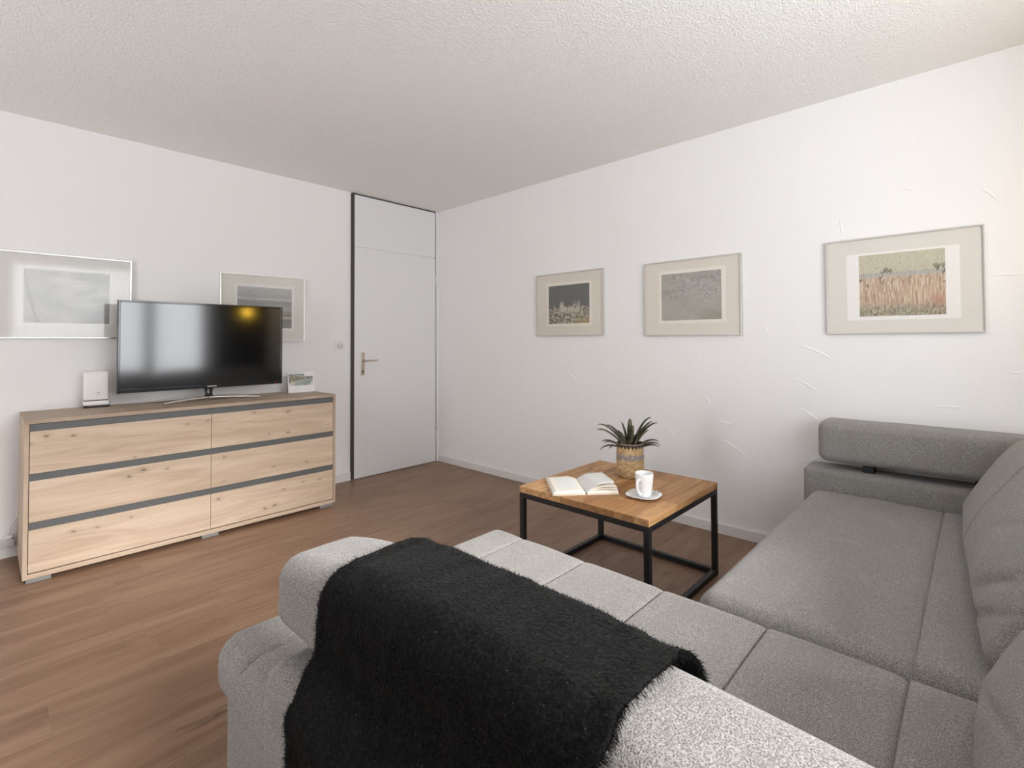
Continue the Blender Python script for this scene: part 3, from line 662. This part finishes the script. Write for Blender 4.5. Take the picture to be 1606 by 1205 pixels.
# potted plant
pc = (.752, 2.597, tz)
po = thing('potted_plant', 'spiky green plant in a woven straw basket pot on the coffee table', 'plant', pc)
mw = M('woven_straw_basket'); x, y, z = mw.sep(mw.scale(mw.co(), (1 / 1.235,) * 3))
ang = mw.math('ARCTAN2', y, x); zn = z
rowp = mw.math('MULTIPLY', zn, 2 * PI / .0125); colp = mw.math('MULTIPLY', ang, 34.)
fl = mw.math('FLOOR', mw.math('DIVIDE', zn, .00625)); cell = mw.math('FLOOR', mw.math('DIVIDE', mw.math('ADD', ang, mw.math('MULTIPLY', mw.math('MODULO', fl, 2.), .0924)), .1848))
wv = mw.math('MULTIPLY', mw.math('ABSOLUTE', mw.math('SINE', mw.math('MULTIPLY', zn, PI / .00625))), mw.math('ABSOLUTE', mw.math('SINE', mw.math('ADD', mw.math('MULTIPLY', ang, 17.), mw.math('MULTIPLY', fl, PI / 2)))))
rn = mw.white(mw.comb(cell, fl, 2.))
straw = mw.mix(rn, (.46, .30, .135), (.72, .53, .30)); straw = mw.mix(mw.step(wv, .0, .35, .55, 0.), straw, (.20, .12, .055))
grey = mw.mix(rn, (.16, .145, .165), (.40, .37, .38))
dark = mw.mix(rn, (.035, .018, .022), (.075, .042, .045))
band = mw.step(mw.math('ABSOLUTE', mw.math('SUBTRACT', zn, .090)), .0125, .0105)
bandf = mw.math('MULTIPLY', band, mw.step(rn, .2, .5, .55, .95))
cc = mw.mix(bandf, straw, grey)
tooth = mw.math('ABSOLUTE', mw.math('SUBTRACT', mw.math('MULTIPLY', mw.math('FRACT', mw.math('MULTIPLY', ang, 22 / (2 * PI))), 2.), 1.))
edge = mw.math('ADD', .124, mw.math('MULTIPLY', tooth, .013))
cc = mw.mix(mw.step(mw.math('SUBTRACT', zn, edge), -.001, .001), cc, dark)
cc = mw.mix(mw.step(zn, .1425, .1435), cc, (.34, .27, .22))
BASK = mw.pbr(cc, .8, normal=mw.bump(wv, .8, .003))
KP = 1.235
prof = [(a * KP, b * KP) for a, b in [(.0001, .001), (.048, .001), (.0525, .004), (.056, .012), (.0585, .035), (.0592, .06), (.0588, .09), (.0575, .12), (.0570, .142), (.0575, .1455), (.0560, .147), (.0540, .144), (.0535, .12), (.0530, .10)]]
bm = B(); lathe(bm, prof, pc, 72, close=False)
obj('basket_pot', bm, BASK, po, True)
obj('soil', lathe(B(), [(.0001, .138), (.0645, .136), (.0645, .130), (.0001, .130)], pc, 32, close=False), plain('dark_soil', (.02, .013, .009), .9), po, True)
ml = M('dark_agave_leaf'); ln = ml.noise(scale=30, detail=2); lv = ml.voro(scale=300)
LEAF = ml.pbr(ml.mix(ml.step(ln, .35, .65), (.046, .043, .021), (.140, .134, .074)), .45)
bm = B(); P0 = Vector(pc) + Vector((0, 0, .150))
def leaf(bm, rr, up, fw, w=.0095, drop=0., base=.012):
    """one strap leaf: rr metres to the right as the camera looks, fw towards it, up high; it arches and then droops"""
    d = r_ * rr + fwd * fw; hd_ = d.length
    dn = d.normalized() if hd_ > .001 else fwd
    a = P0 + dn * base + Vector((0, 0, -.02)); e = P0 + d + Vector((0, 0, up))
    c1 = a + dn * hd_ * .30 + Vector((0, 0, max(up, .02) * .75 + drop * .5)); c2 = a + dn * hd_ * .72 + Vector((0, 0, up * .98 + drop + .018))
    pts = bez([a, c1, c2, e], 16); s = dn.cross(Vector((0, 0, 1))).normalized()
    rows = []
    for i, p in enumerate(pts):
        t = i / 16; ww = w * (1 - t ** 2.4) * (.75 + .5 * min(t * 3, 1)) * .9 + .0004
        tn = (pts[min(i + 1, 16)] - pts[max(i - 1, 0)]).normalized(); nn_ = s.cross(tn).normalized()
        rows.append([bm.verts.new(p - s * ww + nn_ * ww * .55), bm.verts.new(p - nn_ * .0006), bm.verts.new(p + s * ww + nn_ * ww * .55), bm.verts.new(p - nn_ * .0022)])
    for A, D in zip(rows, rows[1:]):
        for j in range(4): bm.faces.new((A[j], A[(j + 1) % 4], D[(j + 1) % 4], D[j]))
for q in [(-.172, .128, .0, .010, .014), (-.178, .103, .01, .011, .012), (-.125, .117, -.03, .010, .016), (-.155, .035, .0, .009, .026), (-.142, .036, .03, .009, .020), (-.165, -.004, .02, .008, .040), (-.125, .010, .06, .008, .03),
          (-.040, .137, -.02, .010, 0.), (.0, .160, .0, .011, 0.), (.012, .126, .03, .009, 0.), (.118, .160, -.01, .009, .014), (.115, .146, .02, .012, -.004), (.150, .135, .0, .010, .008), (.088, .105, .05, .011, -.004), (.155, .034, .0, .010, .030), (.158, .018, .02, .009, .034), (.140, .016, .05, .009, .026),
          (.03, .09, -.06, .010, .01), (-.06, .08, -.08, .010, .012), (.08, .06, -.1, .009, .02), (-.02, .06, .06, .008, .0), (-.02, .018, .075, .007, .018), (.02, .03, .06, .008, .01), (-.07, .09, .02, .009, .0)]:
    leaf(bm, q[0] * 1.0, q[1], q[2], q[3] * 1.32, q[4])
obj('foliage', bm, LEAF, po, True)

# ------------------------------------------------------------------ corner sofa
SZ = .44; GAP = 1.675; SB = 4.46
sf = thing('corner_sofa', 'large grey woven corner sofa with chaise and padded roll armrests', 'sofa', (1.45, 3.7, 0))
def seamfn(zt, ys, xs=(), dep=.007, puff=0., x0=0, x1=1, y0=0, y1=1):
    yy = sorted([y0] + list(ys) + [y1])
    def fn(P):
        if P.z > zt - .045:
            k = sm(zt - .045, zt - .01, P.z); d = 0
            for y in ys: t = P.y - y; d += math.exp(-(t / .0022) ** 2) if t > 0 else .8 * math.exp(t / .009) + .2 * math.exp(-(t / .003) ** 2)
            for x in xs: d += math.exp(-((P.x - x) / .0065) ** 2)
            bulge = 0
            for a, b in zip(yy, yy[1:]):
                if a <= P.y <= b: bulge = puff * math.sin(PI * (P.y - a) / (b - a)) ** .7
            wob = .0025 * mnoise.noise(Vector((P.x * 6, P.y * 6, 1.)))
            P = P + Vector((0, 0, k * (bulge - dep * min(d, 1) + wob)))
        return P
    return fn
ys_m = (3.848,); ys_c = (2.690, 2.976, 3.262, 3.553, 3.845)
# main seat cushion and chaise cushion
fn0 = seamfn(SZ, ys_m, (), .009, .004, y0=3.34, y1=4.2)
fn = lambda P: fn0(P) - Vector((0, 0, .0025 * math.exp(-((P.y - 3.546) / .014) ** 2) * sm(SZ - .045, SZ - .01, P.z)))
obj('seat_cushion', grid_box((.212, 3.335, .275), (GAP - .006, 4.25, SZ - .003), .05, 5, (14, 14, 2), ((), (3.546, 3.848), ()), fn), FAB, sf, True)
fn = seamfn(SZ, ys_c, (), .013, .003, y0=2.5, y1=4.2)
fe = lambda P: fn(P)
obj('chaise_cushion', grid_box((GAP, 2.505, .285), (2.722, 4.25, SZ - .002), .060, 6, (14, 30, 2), ((2.685,), ys_c, ()), lambda P: fn(P) + Vector((0, 0, -.004 * math.exp(-((P.x - 2.685) / .006) ** 2) * sm(SZ - .045, SZ - .01, P.z)))), FAB, sf, True)
obj('seat_base', grid_box((.05, 3.36, .045), (GAP - .01, 4.40, .283), .02, 3, (6, 6, 2)), FAB, sf, True)
obj('chaise_base', grid_box((GAP - .004, 2.535, .045), (2.698, 4.40, .293), .02, 3, (6, 8, 2)), FAB, sf, True)
for (a, b) in ((.12, 3.42), (.12, 4.34), (1.6, 3.42), (2.6, 2.62), (1.78, 2.62), (2.6, 4.3), (1.78, 4.3)):
    obj('foot', lathe(B(), [(.0001, 0), (.024, 0), (.028, .05), (.0001, .05)], (a, b, 0), 20, close=False), BLACKM, sf, True)
# armrest bodies and their padded rolls on black brackets
def soft(a):
    return lambda P: P + Vector((.004 * mnoise.noise(P * 7), .004 * mnoise.noise(P * 7 + Vector((9, 0, 0))), .004 * mnoise.noise(P * 7 + Vector((0, 9, 0)))))
rollfn = lambda P: soft(2)(P) - Vector((0, 0, (.048 * max(0, (3.42 - P.y) / .55) ** 2.4 + .013 * max(0, (P.y - 3.5) / .4) ** 1.5) * sm(.60, .74, P.z)))
obj('armrest', grid_box((.022, 3.292, .045), (.210, 4.40, .538), .030, 4, (4, 16, 6), fn=soft(1)), FAB, sf, True)
obj('armrest_roll', grid_box((.026, 3.362, .577), (.222, 4.30, .782), .040, 5, (4, 16, 4), fn=soft(2)), FAB, sf, True)
for yy in (3.545, 3.95): obj('bracket', bx(.085, .165, yy, yy + .045, .528, .586), BLACKM, sf)
obj('armrest', grid_box((2.500, 2.885, .294), (2.748, 4.40, .545), .050, 4, (4, 16, 5), fn=soft(1)), FAB, sf, True)
obj('armrest_roll', grid_box((2.498, 2.842, .577), (2.702, 4.30, .782), .048, 6, (4, 20, 4), fn=rollfn), FAB, sf, True)
for yy in (3.045, 3.85): obj('bracket', bx(2.56, 2.64, yy, yy + .045, .535, .586), BLACKM, sf)
# reclined back behind the loose cushions
def shear(z0, k): return lambda P: P + Vector((0, k * max(P.z - z0, 0), 0))
obj('backrest', grid_box((.232, 4.135, .455), (2.49, 4.26, .735), .05, 4, (10, 3, 6), fn=shear(.44, .58)), FAB, sf, True)

def cushion(x0, x1, yf, zt, seams, creases, label, seed, yslope=0., tilt=.56):
    z0 = SZ + .013; th = .155; xm = (x0 + x1) / 2
    def fn(P):
        q = P.copy(); fx = (P.x - xm) / ((x1 - x0) / 2); fz = (P.z - z0) / (zt - z0) * 2 - 1
        front = sm(yf + th * .75, yf + .01, P.y)
        b = .040 * max(0, 1 - abs(fx) ** 3.2) * max(0, 1 - fz * fz) 
        q.y -= front * b
        q.y += (1 - front) * .02 * max(0, 1 - fx * fx) * max(0, 1 - fz * fz)
        for s in seams: q.y += front * .010 * math.exp(-((P.x - s) / .008) ** 2)
        for (cx, cz, L_, sl, dp) in creases:
            t = (P.x - cx) / L_
            if abs(t) < 1: q.y += front * dp * (1 - t * t) * math.exp(-((P.z - cz - sl * (P.x - cx)) / .010) ** 2)
        q.z += .018 * (1 - abs(fx) ** 2) * sm(.2, 1, fz) - .02 * sm(.75, 1, abs(fx)) * sm(.3, 1, fz)
        q += Vector((0, 1, .4)) * .008 * mnoise.noise(Vector((P.x * 5 + seed, P.z * 5, P.y * 5)))
        q.y += tilt * (P.z - z0) + yslope * (P.x - x0)
        return q
    bm = grid_box((x0, yf, z0), (x1, yf + th, zt), .060, 6, (34, 4, 40), (tuple(seams), (), ()), fn)
    for f_ in bm.faces: f_.smooth = True
    o = obj('back_cushion', bm, FAB, None, True); tag(o, label, 'cushion', 'loose back cushions on the sofa')
    return origin(o, (xm, yf + .1, z0))
cushion(.238, 1.640, 3.885, .825, (.84,), ((1.42, .60, .20, .55, .016), (1.47, .53, .16, .5, .014), (1.25, .70, .2, .4, .008)), 'grey back cushion farther along the sofa, beside the wall-side armrest', 1., .045)
cushion(1.690, 2.470, 3.945, .825, (2.30,), ((2.0, .58, .2, .3, .006),), 'grey back cushion at the chaise end, in the lower right of the photo', 5., .0)

# ------------------------------------------------------------------ throw over the chaise armrest
def throw_path():
    """cross-section of the drape from the inner side, over the roll, down the outer side"""
    r = .060; x0, x1, zt = 2.482, 2.720, .799; P = []
    for i in range(8): P.append((x0, .60 + (zt - r - .60) * i / 8))
    for i in range(13):
        t = PI - i / 12 * PI / 2; P.append((x0 + r + r * math.cos(t), zt - r + r * math.sin(t)))
    for i in range(1, 4): P.append((x0 + r + (x1 - x0 - 2 * r) * i / 4, zt))
    for i in range(13):
        t = PI / 2 - i / 12 * PI / 2; P.append((x1 - r + r * math.cos(t), zt - r + r * math.sin(t)))
    n = 30
    for i in range(1, n + 1):
        z = zt - r + (.425 - zt + r) * i / n; P.append((x1 + .050 * sm(.66, .54, z), z))
    return P
def zfix(y, z): return (.048 * max(0, (3.42 - y) / .55) ** 2.4 + .013 * max(0, (y - 3.5) / .4) ** 1.5) * sm(.60, .74, z)
TP = throw_path(); NT = len(TP)
def throw_pt(i, s):
    x, z = TP[i]; hang = sm(.70, .45, z) if i > 24 else 0
    t = i / (NT - 1)
    yl = 3.135 if i < 20 else 3.130 - .030 * sm(22, 46, i)
    yl += .010 * mnoise.noise(Vector((t * 14, 0, 3))) + .004 * mnoise.noise(Vector((t * 60, 0, 3)))
    yr = 3.690 - .035 * sm(24, 44, i) + .012 * mnoise.noise(Vector((t * 10, 5, 1))) + .004 * mnoise.noise(Vector((t * 50, 5, 1)))
    y = yl + (yr - yl) * s
    nrm = .004 + .0045 * mnoise.noise(Vector((y * 9, t * 6, 0))) + .003 * mnoise.noise(Vector((y * 30, t * 16, 4)))
    nrm += hang * (.004 * math.sin(y * 30 + 1.5 * math.sin(y * 9)) + .005)
    k = max(i - 1, 0), min(i + 1, NT - 1); dx, dz = TP[k[1]][0] - TP[k[0]][0], TP[k[1]][1] - TP[k[0]][1]; l = math.hypot(dx, dz)
    nx, nz_ = -dz / l, dx / l
    # edges curl a touch thicker
    e = .004 * (math.exp(-(s / .03) ** 2) + math.exp(-((1 - s) / .03) ** 2))
    return Vector((x + nx * (nrm + e), y, z + nz_ * (nrm + e) - zfix(y, z))), Vector((nx, 0, nz_))
bm = B(); NS = 70
G = [[throw_pt(i, s / NS)[0] for s in range(NS + 1)] for i in range(NT)]
Nn = [[throw_pt(i, s / NS)[1] for s in range(NS + 1)] for i in range(NT)]
va = [[bm.verts.new(p) for p in r] for r in G]; vb = [[bm.verts.new(p - n_ * .006) for p, n_ in zip(r, q)] for r, q in zip(G, Nn)]
for i in range(NT - 1):
    for j in range(NS):
        bm.faces.new((va[i][j], va[i][j + 1], va[i + 1][j + 1], va[i + 1][j])); bm.faces.new((vb[i][j + 1], vb[i][j], vb[i + 1][j], vb[i + 1][j + 1]))
for j in range(NS):
    bm.faces.new((va[0][j], vb[0][j], vb[0][j + 1], va[0][j + 1])); bm.faces.new((va[-1][j], va[-1][j + 1], vb[-1][j + 1], vb[-1][j]))
for i in range(NT - 1):
    bm.faces.new((va[i][0], va[i + 1][0], vb[i + 1][0], vb[i][0])); bm.faces.new((va[i][-1], vb[i][-1], vb[i + 1][-1], va[i + 1][-1]))
bmesh.ops.recalc_face_normals(bm, faces=bm.faces)
rd = random.Random(3)
def fibre(p, d, l, w, bend):
    s = d.cross(Vector((rd.uniform(-1, 1), rd.uniform(-1, 1), rd.uniform(-1, 1)))).normalized() * w
    q = p + d * l * .55 + bend * .35; e = p + d * l + bend
    a, b, c_, d_ = bm.verts.new(p - s), bm.verts.new(p + s), bm.verts.new(q + s * .7), bm.verts.new(q - s * .7); t_ = bm.verts.new(e)
    bm.faces.new((a, b, c_, d_)); bm.faces.new((d_, c_, t_))
for k in range(26000):
    i = rd.uniform(6, NT - 1.01); s = rd.random() * NS; ii, jj = int(i), min(int(s), NS - 1)
    p = G[ii][jj].lerp(G[ii + 1][jj], i - ii); p = p + (G[ii][jj + 1] - G[ii][jj]) * (s - jj); n_ = Nn[ii][jj]
    dn = (G[ii + 1][jj] - G[ii][jj]).normalized()
    d = (n_ * rd.uniform(.15, .8) + dn * rd.uniform(-.3, 1.) + Vector((0, rd.uniform(-.7, .7), 0))).normalized()
    fibre(p - n_ * .001, d, rd.uniform(.004, .010), .00035, Vector((0, 0, -rd.uniform(0, .003))))
for k in range(5200):                                                    # ragged side edges
    i = rd.uniform(2, NT - 1.01); ii = int(i); side = rd.random() < .5; j = 0 if side else NS
    p = G[ii][j].lerp(G[ii + 1][j], i - ii) - Nn[ii][j] * rd.uniform(0, .006)
    d = (Vector((0, -1 if side else 1, 0)) * rd.uniform(.3, 1) + Nn[ii][j] * rd.uniform(-.5, .4) + Vector((rd.uniform(-.4, .4), 0, rd.uniform(-.6, .4)))).normalized()
    fibre(p, d, rd.uniform(.004, .013), .0004, Vector((0, 0, -rd.uniform(0, .004))))
nb = len(bm.faces)
for k in range(5000):                                                    # greyish fringe along the hem
    j = rd.uniform(0, NS - .01); jj = int(j); p = G[-1][jj].lerp(G[-1][jj + 1], j - jj) - Nn[-1][jj] * rd.uniform(0, .006)
    d = Vector((rd.uniform(-.1, .25), rd.uniform(-.45, .45), -1)).normalized(); fibre(p, d, rd.uniform(.02, .05), .0005, Vector((rd.uniform(-.004, .006), rd.uniform(-.008, .008), 0)))
bm.faces.ensure_lookup_table()
FR = plain('dark_grey_fringe', (.07, .07, .068), .95)
fringe_from = nb
me = bpy.data.meshes.new('throw_blanket'); bm.to_mesh(me); bm.free()
me.materials.append(THROW); me.materials.append(FR)
for p in me.polygons:
    p.use_smooth = True
    if p.index >= fringe_from: p.material_index = 1
th = bpy.data.objects.new('throw_blanket', me); C.objects.link(th)
tag(th, 'black fluffy throw blanket draped over the chaise armrest roll', 'blanket'); origin(th, (2.6, 3.4, .79))

# ------------------------------------------------------------------ lit floor lamp behind the sofa (mirrored in the screen)
lp = (.40, 4.62, 0)
fl_ = thing('floor_lamp', 'lit floor lamp seen only as a yellow glow mirrored in the television screen', 'lamp', lp)
obj('base', lathe(B(), [(.0001, 0), (.13, 0), (.13, .015), (.02, .025), (.0001, .025)], lp, 40, close=False), BLACKM, fl_, True)
obj('pole', lathe(B(), [(.011, .02), (.011, 1.60)], lp, 16), BLACKM, fl_, True)
LG = mat_emit('warm_lamp_glass', (1., .60, .06), 46.)
obj('lamp_shade', lathe(B(), [(.0001, 1.595), (.032, 1.60), (.055, 1.625), (.06, 1.65), (.047, 1.685), (.0001, 1.70)], lp, 32, close=False), LG, fl_, True)

bm = B(); n = 90; top = []; bot = []  # unseen dark cloth, added so part of the screen reflects black
rowsA = []
for i in range(n + 1):
    t = i / n; x = .06 + .78 * t; y = 4.775 + .028 * math.sin(t * 52) + .010 * math.sin(t * 23 + 1)
    rowsA.append([bm.verts.new((x, y, z)) for z in (.02, .9, 1.7, 2.47)] + [bm.verts.new((x, y + .004, z)) for z in (2.47, 1.7, .9, .02)])
for A, D in zip(rowsA, rowsA[1:]):
    for j in range(8): bm.faces.new((A[j], A[(j + 1) % 8], D[(j + 1) % 8], D[j]))
bm.faces.new(rowsA[0]); bm.faces.new(rowsA[-1][::-1])
mc_ = M('added_charcoal_cloth'); nn = mc_.noise(scale=300, detail=2)
cu_ = obj('added_curtain', bm, mc_.pbr(mc_.mix(nn, (.010, .010, .011), (.018, .018, .019)), .9), None, True); tag(cu_, 'added unseen dark cloth that blackens part of the reflection in the television screen', 'added_curtain'); origin(cu_, (.45, 4.78, .02))

# ------------------------------------------------------------------ light: daylight through the rear windows and the added side one
w = bpy.data.worlds.new('daylight'); scene.world = w; w.use_nodes = True
nt = w.node_tree; nt.nodes.clear()
tc = nt.nodes.new('ShaderNodeTexCoord'); sx = nt.nodes.new('ShaderNodeSeparateXYZ'); nt.links.new(tc.outputs['Generated'], sx.inputs[0])
cr = nt.nodes.new('ShaderNodeValToRGB'); mr = nt.nodes.new('ShaderNodeMapRange'); nt.links.new(sx.outputs[2], mr.inputs[0]); mr.inputs[1].default_value = -1; mr.inputs[2].default_value = 1
nt.links.new(mr.outputs[0], cr.inputs[0])
while len(cr.color_ramp.elements) < 4: cr.color_ramp.elements.new(.5)
for e, (p, c_) in zip(cr.color_ramp.elements, ((.30, (1.42, 1.46, 1.50)), (.48, (1.0, 1.02, 1.05)), (.62, (1.08, 1.11, 1.14)), (.78, (.15, .17, .20)))): e.position = p; e.color = (*c_, 1)
bg = nt.nodes.new('ShaderNodeBackground'); nt.links.new(cr.outputs[0], bg.inputs[0]); bg.inputs[1].default_value = 11.0
ow = nt.nodes.new('ShaderNodeOutputWorld'); nt.links.new(bg.outputs[0], ow.inputs[0])
for i in range(2):
    a, b = splits[i], splits[i + 1]
    ld = bpy.data.lights.new('window_portal', 'AREA'); ld.shape = 'RECTANGLE'; ld.size = b - a; ld.size_y = WZ1 - WZ0; ld.cycles.is_portal = True
    lo = bpy.data.objects.new('window_portal', ld); C.objects.link(lo); lo.location = ((a + b) / 2, RY + .16, (WZ0 + WZ1) / 2); lo.rotation_euler = (-PI / 2, 0, 0)
ld = bpy.data.lights.new('window_portal', 'AREA'); ld.shape = 'RECTANGLE'; ld.size = NZ1 - NZ0; ld.size_y = NY1 - NY0; ld.cycles.is_portal = True  # portal for the added side window
lo = bpy.data.objects.new('window_portal', ld); C.objects.link(lo); lo.location = (RX + .16, (NY0 + NY1) / 2, (NZ0 + NZ1) / 2); lo.rotation_euler = (0, PI / 2, 0)

sl = bpy.data.lights.new('hazy_sun', 'SUN'); sl.energy = 12.2; sl.angle = math.radians(24); sl.color = (1., .985, .96)
so_ = bpy.data.objects.new('hazy_sun', sl); C.objects.link(so_); so_.location = (2, 9, 4)
so_.rotation_euler = Vector((.16 * math.cos(math.radians(26.5)), -.987 * math.cos(math.radians(26.5)), -math.sin(math.radians(26.5)))).to_track_quat('-Z', 'Y').to_euler()

# ------------------------------------------------------------------ camera
f_, cy_, yaw, cu, cv, cz, pitch, roll = 7.78996029e+02, 5.18037828e+02, 7.53402013e-01, 3.13953410, 3.97109272, 1.19435802, 2.17665706e-02, -4.64379951e-03
F = Vector((-math.cos(yaw), -math.sin(yaw), 0)); Rr = Vector((F.y, -F.x, 0)); U = Vector((0, 0, 1))
F2 = F * math.cos(pitch) + U * math.sin(pitch); U2 = U * math.cos(pitch) - F * math.sin(pitch)
R3 = Rr * math.cos(roll) + U2 * math.sin(roll); U3 = U2 * math.cos(roll) - Rr * math.sin(roll)
cam = bpy.data.cameras.new('camera'); co = bpy.data.objects.new('camera', cam); C.objects.link(co)
co.matrix_world = Matrix(((R3.x, U3.x, -F2.x, cu), (R3.y, U3.y, -F2.y, cv), (R3.z, U3.z, -F2.z, cz), (0, 0, 0, 1)))
cam.sensor_fit = 'HORIZONTAL'; cam.sensor_width = 36; cam.lens = f_ / 1606 * 36; cam.shift_y = (cy_ - 602.5) / 1606; cam.clip_start = .02
scene.camera = co
vs = scene.view_settings
vs.view_transform = 'Standard'; vs.look = 'None'; vs.gamma = 1; vs.use_curve_mapping = False; vs.exposure = -0.64
scene.cycles.use_denoising = True
scene.cycles.max_bounces = 12; scene.cycles.diffuse_bounces = 8; scene.cycles.transparent_max_bounces = 12
scene.cycles.sample_clamp_indirect = 8.
